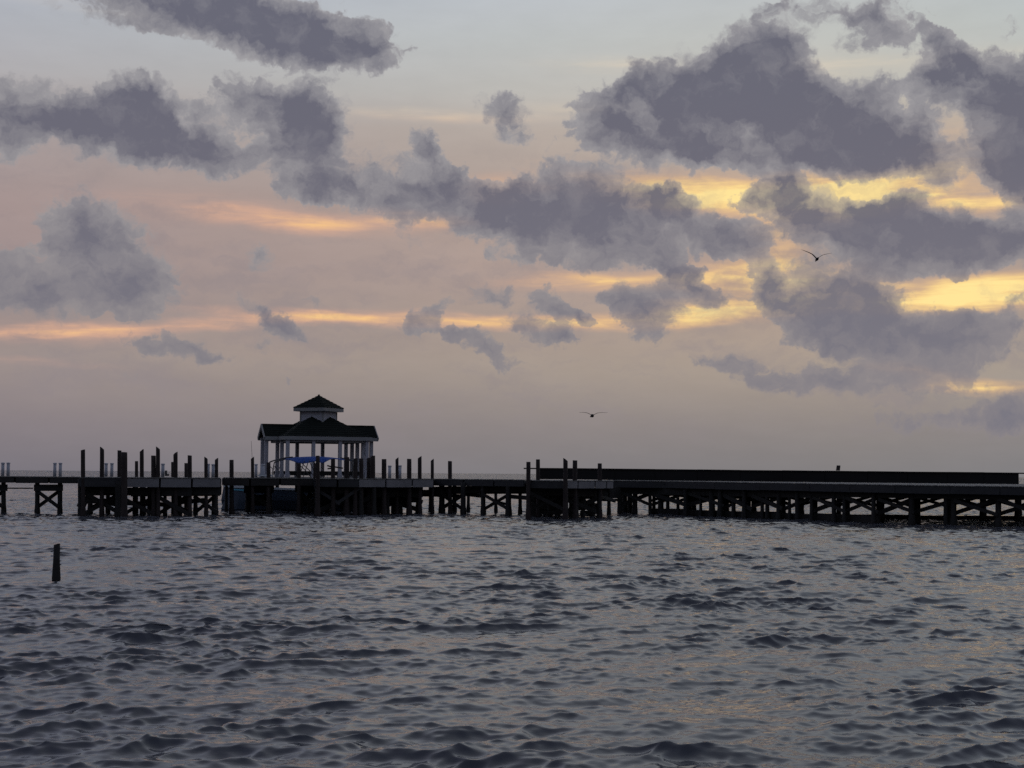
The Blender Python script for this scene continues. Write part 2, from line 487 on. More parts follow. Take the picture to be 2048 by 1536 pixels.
# ------------------------------------------------------------------ sea
def sea():
    # radial rows: fine near the viewer, coarser towards the horizon
    r = [1.5]
    while r[-1] < 30000:
        x = r[-1]
        if x < 9: d = 0.35
        elif x < 120: d = float(np.interp(x, [9, 14, 25, 45, 75, 120], [0.040, 0.034, 0.045, 0.075, 0.125, 0.20]))
        else: d = 0.20 * (x / 120.0) ** 3.0
        r.append(x + d)
    r = np.array(r)
    half = math.radians(23.0)
    inner = np.linspace(-half, half, 700)
    outer = np.linspace(half, 2 * math.pi - half, 70)[1:-1]
    th = np.concatenate([inner, outer])
    nr, nt = len(r), len(th)
    R, T = np.meshgrid(r, th, indexing='ij')
    X = (R * np.sin(T)); Y = (R * np.cos(T))
    dr = np.gradient(r)[:, None] * np.ones((1, nt))
    dth = np.empty(nt); dth[:700] = inner[1] - inner[0]; dth[700:] = outer[1] - outer[0]
    cell = np.maximum(dr, R * dth[None, :])
    fan = 700
    Z = np.zeros_like(X); DX = np.zeros_like(X); DY = np.zeros_like(X)
    g = np.random.default_rng(5)
    lams = np.exp(np.linspace(math.log(0.10), math.log(6.5), 190))
    # gusts: short waves stand steep in some places and lie nearly flat in others
    gu = np.zeros_like(X)
    for _ in range(10):
        a_ = g.random() * math.pi; kk = 2 * math.pi / math.exp(g.uniform(math.log(0.9), math.log(6.0)))
        gu += np.sin((X * math.cos(a_) * 0.7 + Y * math.sin(a_)) * kk + g.random() * 6.3)
    gu = np.minimum(np.exp(0.22 * gu / math.sqrt(5.0) - 0.02), 1.5)
    # slowly varying wind patches
    patch = 1.0 + 0.28 * np.sin(X * 0.33 + 1.3 + 1.1 * np.sin(Y * 0.17)) * np.sin(Y * 0.21 + 0.4 + 0.9 * np.sin(X * 0.12))
    for lam in lams:
        lam = lam * (1 + 0.06 * (g.random() - 0.5))
        ang = math.radians(74) + g.normal() * math.radians(34 if lam < 0.6 else 27 if lam < 2 else 20)   # nearly towards the viewer, a little from the left
        k = 2 * math.pi / lam
        # slope carried by each component
        s = 0.0300 * (1.0 if lam < 1.1 else (1.1 / lam) ** 1.0) * (0.85 if lam < 0.25 else 1.0) * (1.35 if lam < 0.7 else 0.85 if lam < 1.5 else 0.85)
        s *= 0.6 + 0.8 * g.random()
        a = s / k
        phs = g.random() * 2 * math.pi
        row = cell[:, 0]
        keep_r = np.nonzero(row < lam * 0.48)[0]
        if len(keep_r) == 0: continue
        hi = keep_r[-1] + 1
        fade = np.clip((lam * 0.48 - row[:hi]) / (lam * 0.20), 0, 1)[:, None]
        sl = (slice(0, hi), slice(0, fan))
        x, y = X[sl], Y[sl]
        cx, cy = math.cos(ang), -math.sin(ang)
        p = ((x * cx + y * cy) * k + phs).astype(np.float32)
        aa = a * fade * (gu[sl] * patch[sl] if lam < 1.3 else patch[sl] if lam < 2.5 else 1.0)
        sn = np.sin(p); cs = np.cos(p)
        Z[sl] += aa * cs
        DX[sl] -= aa * sn * cx * 1.05
        DY[sl] -= aa * sn * cy * 1.05
    co = np.empty((nr * nt, 3), dtype=np.float32)
    co[:, 0] = (X + DX).ravel(); co[:, 1] = (Y + DY).ravel(); co[:, 2] = Z.ravel()
    i = np.arange(nr - 1)[:, None]; j = np.arange(nt)[None, :]
    j2 = (j + 1) % nt
    q = np.stack(np.broadcast_arrays(i * nt + j, (i + 1) * nt + j, (i + 1) * nt + j2, i * nt + j2), -1).reshape(-1, 4)[:, ::-1]
    me = bpy.data.meshes.new('sea')
    me.vertices.add(len(co)); me.vertices.foreach_set('co', co.ravel())
    me.loops.add(q.size); me.loops.foreach_set('vertex_index', np.ascontiguousarray(q).ravel().astype(np.int32))
    me.polygons.add(len(q))
    me.polygons.foreach_set('loop_start', np.arange(0, q.size, 4, dtype=np.int32))
    me.polygons.foreach_set('use_smooth', np.ones(len(q), dtype=bool))
    me.update(calc_edges=True)

    m = bpy.data.materials.new('sea_water')
    m.use_nodes = True
    T_ = NT(m.node_tree)
    b = m.node_tree.nodes['Principled BSDF']
    b.inputs['Base Color'].default_value = (0.070, 0.073, 0.084, 1)
    b.inputs['IOR'].default_value = 1.333
    b.inputs['Specular IOR Level'].default_value = 0.5
    geo = T_.new('ShaderNodeNewGeometry').outputs['Position']
    v1 = T_.vmath('MULTIPLY', geo, (0.6, 1.0, 1.0))
    n1 = T_.noise(v1, 9.0, 4.0, 0.62, 0.2)
    dist = T_.new('ShaderNodeVectorMath', operation='LENGTH'); T_.l.new(geo, dist.inputs[0])
    h = T_.math('MULTIPLY', n1, 0.003)
    bp = T_.new('ShaderNodeBump'); bp.inputs['Strength'].default_value = 1.0; bp.inputs['Distance'].default_value = 1.0
    T_.l.new(h, bp.inputs['Height']); # farther out the mesh no longer carries the small ripples: their slopes tilt the normal directly
    sl = T_.noise(T_.vmath('MULTIPLY', geo, (1.0, 1.3, 0.0)), 2.1, 4.0, 0.62, 0.0, out=1)
    sl = T_.vmath('MULTIPLY', T_.vmath('SUBTRACT', sl, (0.5, 0.5, 0.5)), (1.2, 2.0, 0.0))
    far2 = T_.new('ShaderNodeVectorMath', operation='SCALE'); T_.l.new(sl, far2.inputs[0]); T_.l.new(T_.smooth(dist.outputs['Value'], 110.0, 500.0, 1.0, 1.9), far2.inputs[3])
    # seen this flat only the faces turned to the shore show
    bias = T_.new('ShaderNodeCombineXYZ'); T_.l.new(T_.smooth(dist.outputs['Value'], 60.0, 500.0, 0.0, -0.22), bias.inputs[1])
    sl = T_.vmath('ADD', far2.outputs[0], bias.outputs[0])
    sca = T_.new('ShaderNodeVectorMath', operation='SCALE'); T_.l.new(sl, sca.inputs[0]); T_.l.new(T_.smooth(dist.outputs['Value'], 40.0, 130.0, 0.0, 1.0), sca.inputs[3])
    nn = T_.new('ShaderNodeVectorMath', operation='NORMALIZE'); T_.l.new(T_.vmath('ADD', bp.outputs[0], sca.outputs[0]), nn.inputs[0])
    T_.l.new(nn.outputs[0], b.inputs['Normal'])
    T_.l.new(T_.smooth(dist.outputs['Value'], 15.0, 200.0, 0.06, 0.15), b.inputs['Roughness'])
    me.materials.append(m)
    o = bpy.data.objects.new('sea', me)
    COL.objects.link(o)
    tag(o, 'choppy grey evening sea', kind='structure')
    return o


sea()


# ------------------------------------------------------------------ pier pieces
def deck(root, near, far, z0, z1, drop, joints=(), light=(), mat_f=None, boards=True, nst=3, ends=(True, True)):
    """near / far: lists of (px, D) along the two long edges, left to right (same length).
       z0 -> z1 height from left to right; drop = depth of the edge board."""
    n = len(near)
    xs = [p[0] for p in near]
    zf = lambda px: z0 + (z1 - z0) * (px - xs[0]) / (xs[-1] - xs[0])
    N = [ground(px, D, zf(px)) for px, D in near]
    Fp = [ground(px, D, zf(near[i][0])) for i, (px, D) in enumerate(far)]
    th = 0.045
    mb = MB()
    for i in range(n - 1):
        L = max((N[i + 1] - N[i]).length, (Fp[i + 1] - Fp[i]).length)
        k = max(1, int(L / 0.15))
        for j in range(k):
            t0, t1 = (j + 0.04) / k, (j + 0.96) / k
            a0, a1 = N[i].lerp(N[i + 1], t0), N[i].lerp(N[i + 1], t1)
            b0, b1 = Fp[i].lerp(Fp[i + 1], t0), Fp[i].lerp(Fp[i + 1], t1)
            ov = (a0 - b0).normalized() * random.uniform(0.045, 0.075)
            dz = Vector((0, 0, random.uniform(-0.008, 0.008)))
            q = [a0 + ov + dz, a1 + ov + dz, b1 + dz, b0 + dz]
            mb.hexa([p - Vector((0, 0, th)) for p in q] + q)
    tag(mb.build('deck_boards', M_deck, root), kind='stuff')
    # edge boards, in lengths
    cuts = sorted(set([xs[0], xs[-1]] + [x for x in xs] + list(joints)))

    def on_edge(px):
        for i in range(n - 1):
            if xs[i] <= px <= xs[i + 1] + 1e-6:
                return N[i].lerp(N[i + 1], (px - xs[i]) / (xs[i + 1] - xs[i]))
        return N[-1].copy()
    for a, b in zip(cuts[:-1], cuts[1:]):
        pa, pb = on_edge(a), on_edge(b)
        d = (pb - pa).normalized()
        pa = pa + d * (0.055 if a in joints else 0.012); pb = pb - d * (0.055 if b in joints else 0.012)
        down = Vector((0, 0, -(th + 0.012 + drop / 2)))
        down.z += random.uniform(-.018, .018)
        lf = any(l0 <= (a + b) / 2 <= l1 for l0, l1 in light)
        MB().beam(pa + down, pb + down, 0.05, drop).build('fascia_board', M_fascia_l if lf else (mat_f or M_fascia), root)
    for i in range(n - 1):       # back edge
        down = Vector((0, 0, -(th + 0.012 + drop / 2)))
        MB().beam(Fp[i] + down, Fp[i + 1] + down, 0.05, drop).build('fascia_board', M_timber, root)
    for i in range(n - 1):
        for k in range(nst):
            t = (k + 0.6) / (nst + 0.2)
            dz = Vector((0, 0, -(th + 0.014 + 0.14)))
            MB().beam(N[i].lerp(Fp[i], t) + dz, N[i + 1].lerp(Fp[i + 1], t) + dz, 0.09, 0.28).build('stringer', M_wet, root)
    for e, on in ((0, ends[0]), (-1, ends[1])):
        if on:
            down = Vector((0, 0, -(th + 0.012 + drop / 2)))
            s = (N[-1] - N[0]).normalized() * (0.03 if e == -1 else -0.03)
            MB().beam(N[e] + down + s, Fp[e] + down + s, 0.05, drop).build('end_board', M_fascia, root)


def piles(root, items, ztop=2.1, mat=None):
    for px, D, w in items:
        b = ground(px, D, -1.6)
        t = ground(px + random.uniform(-1.6, 1.6), D, ztop + random.uniform(-0.03, 0.0))
        mb = pile_mesh(MB(), b, t, w * D / F / 2)
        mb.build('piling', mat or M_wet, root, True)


def beams(root, items, name='cross_brace', mat=None):
    """(x0,y0,x1,y1,D0,D1,height px)"""
    for x0, y0, x1, y1, D0, D1, hp in items:
        a, b = at(x0, y0, D0), at(x1, y1, D1)
        MB().beam(a, b, 0.09, hp * D0 / F).build(name, mat or M_wet, root)


# --- left walkway
Z = 2.24
wl = thing('wooden_walkway', 'straight dark walkway running off the left edge of the photo on single X braced bents', 'pier', 'sections of the wooden pier')
deck(wl, [(-190, 89.5), (160, 89.5)], [(-185, 92.5), (165, 92.5)], Z, Z, 0.34, joints=(-80, 30, 98), mat_f=M_timber)
for x0 in (-112, -40, 70):
    if x0 == 70: xs_ = (75, 119, 1028)
    elif x0 == -40: xs_ = (-38, 8, 1028)
    else: xs_ = (-150, -106, 1028)
    D = 89.0
    piles(wl, [(xs_[0], D + .9, 9), (xs_[1], D + 1.1, 9)], 2.0)
    c = xs_
    beams(wl, [(c[0] - 7, 975.5, c[1] + 7, 975.5, D + .75, D + .95, 13)], 'cap_beam')
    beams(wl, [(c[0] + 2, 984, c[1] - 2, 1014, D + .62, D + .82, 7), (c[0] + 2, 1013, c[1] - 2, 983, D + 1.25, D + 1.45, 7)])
beams(wl, [(-180, 976, 66, 976.5, 92.2, 92.2, 2.5)], 'stringer')

# --- left mooring platform
pl = thing('mooring_platform', 'left mooring platform crowded with tall posts, pale edge boards', 'pier', 'sections of the wooden pier')
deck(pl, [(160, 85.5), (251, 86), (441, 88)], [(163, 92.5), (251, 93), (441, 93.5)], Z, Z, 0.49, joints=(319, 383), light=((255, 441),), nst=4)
piles(pl, [(161, 86, 8), (236, 86, 12), (287, 89, 8), (300, 91, 8), (330, 88.5, 7), (360, 90, 8), (391, 91, 8), (430, 89, 11), (270, 91.5, 8), (180, 91, 9), (215, 91.5, 8)], 2.1)
beams(pl, [(158, 979, 250, 979, 86.6, 86.9, 14), (240, 983, 312, 983, 87.2, 87.4, 16), (312, 981, 384, 982, 87.4, 87.6, 20), (384, 980, 443, 981, 88, 88.3, 18),
           (175, 986, 262, 986, 90, 90, 10), (262, 988, 440, 987, 91, 91, 10)], 'cap_beam')
beams(pl, [(165, 983, 240, 1027, 86.4, 86.6, 8), (168, 1028, 236, 990, 88, 88, 8), (156, 1006, 172, 1012, 86.2, 86.2, 14), (160, 1004, 240, 1000, 89, 89, 9),
           (250, 999, 310, 1030, 87, 87, 8), (250, 1027, 310, 992, 88.5, 88.5, 7), (318, 995, 380, 1030, 87.4, 87.4, 8), (316, 1028, 378, 990, 88.8, 88.8, 7),
           (352, 1005, 412, 1000, 90, 90, 9), (250, 1006, 350, 1010, 91.6, 91.6, 9), (388, 1027, 430, 992, 89.6, 89.6, 7), (388, 992, 436, 1026, 88.6, 88.6, 7), (352, 1012, 384, 1026, 90.5, 90.5, 7),
           (168, 996, 248, 1012, 91, 91, 9), (180, 1018, 215, 1000, 91.8, 91.8, 9)])

# --- walkway between the two platforms
wm = thing('wooden_walkway', 'short dark walkway between the two left platforms, in front of the moored boat', 'pier', 'sections of the wooden pier')
deck(wm, [(446, 93), (626, 93.5)], [(446, 97.5), (626, 97.5)], Z, Z, 0.42, joints=(500, 560), mat_f=M_timber)
piles(wm, [(495, 96.5, 9), (539, 96, 11), (602, 96, 8), (452, 97, 6), (618, 96.5, 8)], 2.1)
beams(wm, [(488, 977, 548, 977, 95.8, 95.8, 18), (590, 977, 630, 977, 96, 96, 16)], 'cap_beam')
beams(wm, [(495, 984, 540, 1012, 95.5, 95.5, 8), (495, 1012, 540, 985, 96.6, 96.6, 8), (493, 1000, 542, 1001, 97, 97, 22), (600, 985, 626, 1010, 95.6, 95.6, 8), (600, 1008, 626, 988, 96.4, 96.4, 10)])

# --- centre-left mooring platform
pc = thing('mooring_platform', 'centre mooring platform in front of the gazebo, pale edge boards at its right', 'pier', 'sections of the wooden pier')
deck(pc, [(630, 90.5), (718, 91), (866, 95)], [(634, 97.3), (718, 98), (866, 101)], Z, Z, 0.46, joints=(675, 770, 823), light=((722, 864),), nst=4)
piles(pc, [(634, 90.8, 10), (666, 91.5, 8), (697, 92, 8), (722, 91.5, 8), (748, 92, 9), (640, 95, 9), (655, 96.5, 9), (690, 96, 9), (712, 96, 9), (733, 96.5, 9), (775, 94, 9), (800, 96, 9), (757, 97.5, 8), (838, 98.5, 12), (820, 97, 8), (787, 99, 8)], 2.1)
beams(pc, [(630, 979, 722, 979, 91.5, 91.7, 15), (720, 982, 845, 984, 92.5, 96, 22), (635, 990, 760, 990, 96, 97, 14), (735, 997, 835, 994, 96, 99, 22)], 'cap_beam')
beams(pc, [(632, 978, 680, 1008, 91.0, 91.2, 6), (672, 1008, 722, 974, 91.2, 91.4, 6)], 'cross_brace', M_fascia)
beams(pc, [(634, 1022, 690, 1000, 92, 92, 9), (665, 1000, 700, 1022, 92.6, 92.6, 9), (690, 1020, 745, 992, 92.3, 92.3, 9), (700, 992, 750, 1022, 93, 93, 9),
           (750, 992, 832, 1018, 95, 98, 9), (752, 1018, 832, 990, 96, 99, 9), (640, 1003, 750, 1003, 96, 97, 20), (750, 1008, 822, 1002, 97, 99.5, 14), (600, 1004, 640, 1006, 97, 97, 14), (818, 995, 845, 1004, 98, 98.5, 8)])

# --- walkway right of the centre platform
wr = thing('wooden_walkway', 'middle walkway with open X braced bents showing water, between centre and right platforms', 'pier', 'sections of the wooden pier')
deck(wr, [(870, 97.5), (1048, 92.5)], [(868, 101), (1052, 96.5)], Z, Z, 0.38, joints=(930, 990), mat_f=M_fascia)
piles(wr, [(883, 98.0, 11), (862, 101, 8), (927, 95.5, 10), (936, 101.5, 6), (967, 95, 9), (992, 100, 6), (1018, 93.5, 11), (908, 99.5, 8), (1040, 96, 7)], 2.05)
beams(wr, [(866, 980, 1052, 977, 98.4, 93.6, 13), (838, 984, 1052, 983, 100.5, 96.3, 9)], 'cap_beam')
beams(wr, [(845, 990, 930, 992, 99.8, 98.4, 6), (885, 990, 925, 1018, 97.6, 95.8, 6), (885, 1016, 925, 990, 98.6, 97, 7), (932, 988, 966, 992, 98, 95.6, 8), (967, 989, 1016, 1018, 94.8, 93.6, 6), (967, 1019, 1016, 990, 95.8, 94.6, 6),
           (1020, 993, 1056, 996, 94.2, 92.6, 8), (988, 1002, 1012, 1008, 98, 98, 5)])

# --- right mooring platform
pr = thing('mooring_platform', 'small projecting platform right of centre, five posts, three pale edge panels', 'pier', 'sections of the wooden pier')
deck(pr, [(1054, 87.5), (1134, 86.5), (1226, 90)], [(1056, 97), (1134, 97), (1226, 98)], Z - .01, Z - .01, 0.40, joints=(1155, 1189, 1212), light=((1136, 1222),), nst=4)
piles(pr, [(1057, 88.3, 9), (1078, 90, 9), (1100, 90.5, 9), (1131, 87.2, 9), (1152, 88.5, 8), (1166, 90, 8), (1199, 89.5, 9), (1068, 93, 9), (1115, 94, 10), (1142, 93, 9), (1184, 93.5, 10), (1217, 97, 7), (1090, 96, 10)], 2.1)
beams(pr, [(1054, 982, 1134, 982, 88.5, 88, 18), (1134, 984, 1205, 984, 88, 90.5, 18), (1060, 996, 1140, 992, 93, 93, 18), (1140, 992, 1215, 990, 93, 95, 14)], 'cap_beam')
beams(pr, [(1060, 985, 1130, 1020, 87.9, 87.2, 7), (1060, 1020, 1130, 986, 89, 88.6, 7), (1060, 1012, 1128, 1012, 92, 92, 12), (1136, 1000, 1198, 1025, 89, 90.4, 9), (1136, 1022, 1196, 996, 90.6, 91.6, 9), (1062, 1026, 1128, 1024, 90, 90, 8),
           (1196, 984, 1240, 985, 96, 98.4, 24), (1196, 1000, 1240, 1000, 97, 99, 5), (1060, 1006, 1128, 1004, 96, 96, 16), (1140, 1016, 1196, 1012, 95, 95, 12), (1066, 1018, 1128, 1018, 94, 94, 10), (1080, 990, 1128, 1008, 95, 95, 10), (1140, 1008, 1172, 1000, 94, 94, 10), (1160, 1026, 1196, 1024, 91, 91, 8), (1198, 992, 1230, 1002, 92, 96, 7)])

# --- long right pier (a wide wedge of deck, nearer at the right)
lr = thing('long_pier', 'long low dark pier running off the right photo edge on X braced piles', 'pier', 'sections of the wooden pier')
NEAR = [(1219, 99.0), (1330, 97.5), (1430, 93), (1520, 90), (1620, 86.5), (1700, 84), (1790, 81.5), (1900, 79.7), (2000, 78.3), (2180, 76)]
FAR = [(1221, 104), (1330, 104), (1430, 104), (1520, 104), (1620, 104), (1700, 104.5), (1790, 105), (1900, 105.5), (2000, 106), (2180, 107)]
deck(lr, NEAR, FAR, 2.215, 2.11, 0.40, mat_f=M_fascia, nst=5)


def nD(px, pts=NEAR):
    return float(np.interp(px, [p[0] for p in pts], [p[1] for p in pts]))


SPANS = [(1236, 1274), (1298, 1311), (1316, 1327), (1332, 1339), (1354, 1360), (1367, 1393), (1399, 1405), (1418, 1430), (1434, 1457), (1463, 1471), (1483, 1512), (1521, 1528), (1531, 1539), (1552, 1572),
         (1577, 1583), (1591, 1609), (1619, 1634), (1664, 1681), (1685, 1700), (1743, 1769), (1818, 1840), (1888, 1903)]
front = [1243, 1304, 1373, 1448, 1504, 1565, 1626, 1692, 1757, 1829, 1908, 1996, 2090]
mid = [1299, 1357, 1402, 1467, 1525, 1580, 1600, 1677, 1748, 1822, 1894, 1964, 2034, 2104]
for a, b in SPANS:
    k = max(1, math.ceil((b - a) / 12.0)); w = (b - a) / k
    for i in range(k):
        D = nD((a + b) / 2) + (.7, 3.4, 6.0)[i % 3]
        piles(lr, [(a + w * (i + .5), min(D, 102.5), w * 1.02)], 2.0)
piles(lr, [(x, nD(x) + .7, 0.30 * F / nD(x)) for x in front if x > 1850], 2.0)
piles(lr, [(x, min(102, max(nD(x) + 5.5, 92.0)), 0.30 * F / 93) for x in mid if x > 1790], 2.0)
piles(lr, [(x, 103.2, 8) for x in (1826, 1898, 1968, 2038, 2108)], 2.0)
for i, (a, b) in enumerate(zip(front[:-1], front[1:])):
    da, db = nD(a) + .5, nD(b) + .5
    ya, yb = yh(a) + (H - 1.62) * F / da, yh(b) + (H - 1.62) * F / db
    beams(lr, [(a, ya, b, yb, da + .1, db + .1, (0.42 if a > 1650 else 0.62) * F / da)], 'cap_beam')
    if b - a > 30:
        yt = lambda x, d: yh(x) + (H - 1.40) * F / d
        yb_ = lambda x, d: yh(x) + (H - 0.62) * F / d
        j = lambda: random.uniform(-3.0, 3.0)
        if i not in (5, 9):
            beams(lr, [(a, yt(a, da) + j(), b, yb_(b, db) + j(), da - .05, db - .05, random.uniform(.17, .26) * F / da)])
        beams(lr, [(a, yb_(a, da) + j(), b, yt(b, db) + j(), da + .55, db + .55, random.uniform(.17, .26) * F / da)])
for a, b in zip(mid[:-1], mid[1:]):
    da, db = min(102, max(nD(a) + 5.5, 92.0)), min(102, max(nD(b) + 5.5, 92.0))
    y0 = lambda x, d, z: yh(x) + (H - z) * F / d
    beams(lr, [(a, y0(a, da, 1.62), b, y0(b, db, 1.62), da, db, 0.36 * F / da)], 'cap_beam')
    if a < 1600:
        beams(lr, [(a, y0(a, da, 1.30), b, y0(b, db, 1.20 + random.uniform(-.2, .1)), da + .5, db + .5, random.uniform(.2, .5) * F / da)])
    if b - a > 24:
        beams(lr, [(a, y0(a, da, 1.42), b, y0(b, db, .80), da - .2, db - .2, 0.18 * F / da), (a, y0(a, da, .80), b, y0(b, db, 1.42), da + .3, db + .3, 0.18 * F / da)])
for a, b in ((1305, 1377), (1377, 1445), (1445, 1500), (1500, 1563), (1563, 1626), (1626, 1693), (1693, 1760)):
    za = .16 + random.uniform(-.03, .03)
    MB().beam(ground(a, nD(a) + 1.0, za), ground(b, nD(b) + 1.0, za + random.uniform(-.04, .04)), .10, random.uniform(.42, .56)).build('reflection_strip', M_wet, lr)  # added dark strips stand in for the pier's reflection at the waterline
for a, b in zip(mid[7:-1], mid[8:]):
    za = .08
    MB().beam(ground(a, min(102, max(nD(a) + 5.5, 92.0)) + .2, za), ground(b, min(102, max(nD(b) + 5.5, 92.0)) + .2, za), .10, random.uniform(.26, .36)).build('reflection_strip', M_wet, lr)  # middle row: thinner added strips in place of the dark reflection
for x in (1345, 1480, 1608, 1752, 1898, 2038):
    a = ground(x, 103.0, 1.85); b = ground(x * 1.0, nD(x) + 1.0, 1.85)
    MB().beam(a, b, 0.22, 0.26).build('cap_beam', M_wet, lr)

# --- solid timber barrier along the back of the long pier
br = thing('timber_barrier', 'long black solid timber barrier with cap rail standing along the back of the right pier', 'barrier')
DB = 103.0


def zr(px): return 2.215 + (2.11 - 2.215) * (px - 1230) / (2180 - 1230)


bx = [1079, 1150, 1230, 1310, 1395, 1480, 1565, 1650, 1735, 1815, 1895, 1968, 2038]
topy = lambda px: 937.2 + (px - 1079) * (946.6 - 937.2) / (2038 - 1079)
for a, b in zip(bx[:-1], bx[1:]):
    ztb = [at(a, topy(a), DB).z - 0.028, at(b, topy(b), DB).z - 0.028]
    pa, pb = ground(a, DB, max(zr(a), 0) if a > 1229 else Z), ground(b, DB, zr(b) if b > 1229 else Z)
    for r_ in range(3):
        f0, f1 = r_ / 3 + (0.002 if r_ else 0.0), (r_ + 1) / 3 - 0.002
        q = []
        for f in (f0, f1):
            za, zb_ = pa.z + (ztb[0] - pa.z) * f, pb.z + (ztb[1] - pb.z) * f
            A = Vector((pa.x + .01, DB, za)); B = Vector((pb.x - .01, DB, zb_))
            q += [A, B, B + Vector((0, .06, 0)), A + Vector((0, .06, 0))]
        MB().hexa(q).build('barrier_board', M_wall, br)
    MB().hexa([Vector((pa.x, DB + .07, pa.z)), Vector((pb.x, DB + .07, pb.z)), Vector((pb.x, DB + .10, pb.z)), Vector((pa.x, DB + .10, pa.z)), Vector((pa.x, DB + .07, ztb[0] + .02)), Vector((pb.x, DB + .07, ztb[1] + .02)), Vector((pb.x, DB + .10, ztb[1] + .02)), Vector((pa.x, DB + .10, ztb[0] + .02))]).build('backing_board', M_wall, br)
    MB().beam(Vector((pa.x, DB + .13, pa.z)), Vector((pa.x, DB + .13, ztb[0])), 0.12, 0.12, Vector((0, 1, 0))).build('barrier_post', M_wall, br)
cx_ = [1047] + bx[1:-1] + [2062]
for a, b in zip(cx_[:-1], cx_[1:]):
    ja, jb = random.uniform(-.15, .25), random.uniform(-.15, .25)
    MB().beam(at(a + .3, topy(a) - .2 + ja, DB + .05), at(b - .3, topy(b) - .2 + jb, DB + .05), 0.24, 0.085).build('cap_rail', M_wall, br)
for px in (1066, 2041):
    pass
st = MB(); p = at(1676, 940.5, DB + .03)
pile_mesh(st, p + Vector((0, 0, -.02)), at(1677, 931, DB + .03), 0.13, 'f')
tag(st.build('post_stub', M_pile, None, True), 'short stubby block standing alone on top of the long black barrier', 'post stub')

# --- gazebo platform
gp = thing('gazebo_platform', 'farther platform on piles carrying the green roofed gazebo behind the centre platform', 'pier', 'sections of the wooden pier')
deck(gp, [(512, 102.6), (765, 103)], [(515, 113), (762, 114)], Z, Z, 0.36, joints=(596, 680), nst=5)
piles(gp, [(x, D, 8) for D in (103.8, 108, 112.5) for x in (596, 640, 690, 725, 757)] + [(556, 112, 7), (520, 112, 7)], 2.1)
beams(gp, [(592, 981, 762, 982, 102.8, 103.4, 10), (592, 992, 762, 992, 108, 108, 10)], 'cap_beam')
beams(gp, [(640, 985, 690, 1010, 103, 103, 7), (640, 1010, 690, 985, 103.6, 103.6, 7), (690, 985, 725, 1010, 103, 103, 7), (725, 1008, 757, 985, 103.4, 103.4, 7)])

# ------------------------------------------------------------------ gazebo
GD = 107.5
PHI = math.radians(20.6)
gc = ground(635.4, GD, Z)
gz = thing('gazebo', 'open sided gazebo with dark green cross gabled roof, square white cupola and pale columns', 'gazebo')
gz.location = gc
gz.rotation_euler = (0, 0, PHI)
mpp = GD / F
ZE = (944.6 - 878.0) * mpp + H - Z      # eave bottom above deck
FB = 7.0 * mpp                           # fascia height
up = lambda py: (944.6 - py) * mpp + H - Z


def gmesh(name, v, f, mat, smooth=False, parent=None):
    return link_mesh(name, v, f, mat, parent or gz, smooth)


def gmb(mb, name, mat, parent=None):
    return mb.build(name, mat, parent or gz)


a_ = 86 * mpp          # half side of the hipped part
wu, wv = 114 * mpp, 31.5 * mpp   # half length of the wing, half width
zE = up(875.0)         # top of fascia
# hipped roof as slabs: four trapezoids up to the cupola, shingle courses as real steps
APEX = zE + 0.60 * a_ + 0.0


def hip_face(k, n=10):
    mb = MB()
    R4 = Matrix.Rotation(k * math.pi / 2, 3, 'Z')
    for i in range(n):
        t0, t1 = i / n, (i + 1) / n
        r0 = a_ * (1 - t0 * 0.86); r1 = a_ * (1 - t1 * 0.86)
        z0, z1 = zE + (a_ - r0) * 0.6, zE + (a_ - r1) * 0.6
        q = [Vector((-r0, -r0, z0 + .0)), Vector((r0, -r0, z0)), Vector((r1, -r1, z1 - .0)), Vector((-r1, -r1, z1))]
        lift = Vector((0, 0, 0.035)); lo = Vector((0, 0, -0.03))
        mb.hexa([R4 @ (p + lo) for p in q] + [R4 @ (q[0] + lift), R4 @ (q[1] + lift), R4 @ (q[2] + lift * .25), R4 @ (q[3] + lift * .25)])
    return gmb(mb, 'roof_slope', M_green)


for k in range(4): hip_face(k)
# side wing (both ends gabled)
ridge = zE + 24 * mpp * 1.0
rs = MB()
for sgn, s_ in ((-1, 'a'), (1, 'b')):
    mb = MB(); n = 6
    for i in range(n):
        t0, t1 = i / n, (i + 1) / n
        v0, v1 = wv * (1 - t0), wv * (1 - t1)
        z0, z1 = zE + (ridge - zE) * t0, zE + (ridge - zE) * t1
        q = [Vector((-wu, sgn * v0, z0)), Vector((wu, sgn * v0, z0)), Vector((wu, sgn * v1, z1)), Vector((-wu, sgn * v1, z1))]
        if sgn > 0: q = [q[1], q[0], q[3], q[2]]
        mb.hexa([p - Vector((0, 0, .03)) for p in q] + [q[0] + Vector((0, 0, .04)), q[1] + Vector((0, 0, .04)), q[2] + Vector((0, 0, .01)), q[3] + Vector((0, 0, .01))])
    gmb(mb, 'wing_slope', M_green)
mb = MB().beam((-wu - .02, 0, ridge + .02), (wu + .02, 0, ridge + .02), .16, .07); gmb(mb, 'ridge_cap', M_green)
# fascias
for sgn in (-1, 1):
    gmb(MB().box((0, sgn * (wv + .025), zE - FB / 2), 2 * wu + .05, .05, FB), 'fascia', M_trim)
for k in range(4):
    R4 = Matrix.Rotation(k * math.pi / 2, 3, 'Z')
    if k % 2 == 0:
        gmb(MB().box(R4 @ Vector((0, -a_ - .028, zE - FB / 2 - .004)), 2 * a_ + .10, .05, FB), 'fascia', M_trim)
    else:
        gmb(MB().box(R4 @ Vector((0, -a_ - .028, zE - FB / 2 - .004)), .05 if False else 2 * a_ + .10, .05, FB, k * math.pi / 2), 'fascia', M_trim)
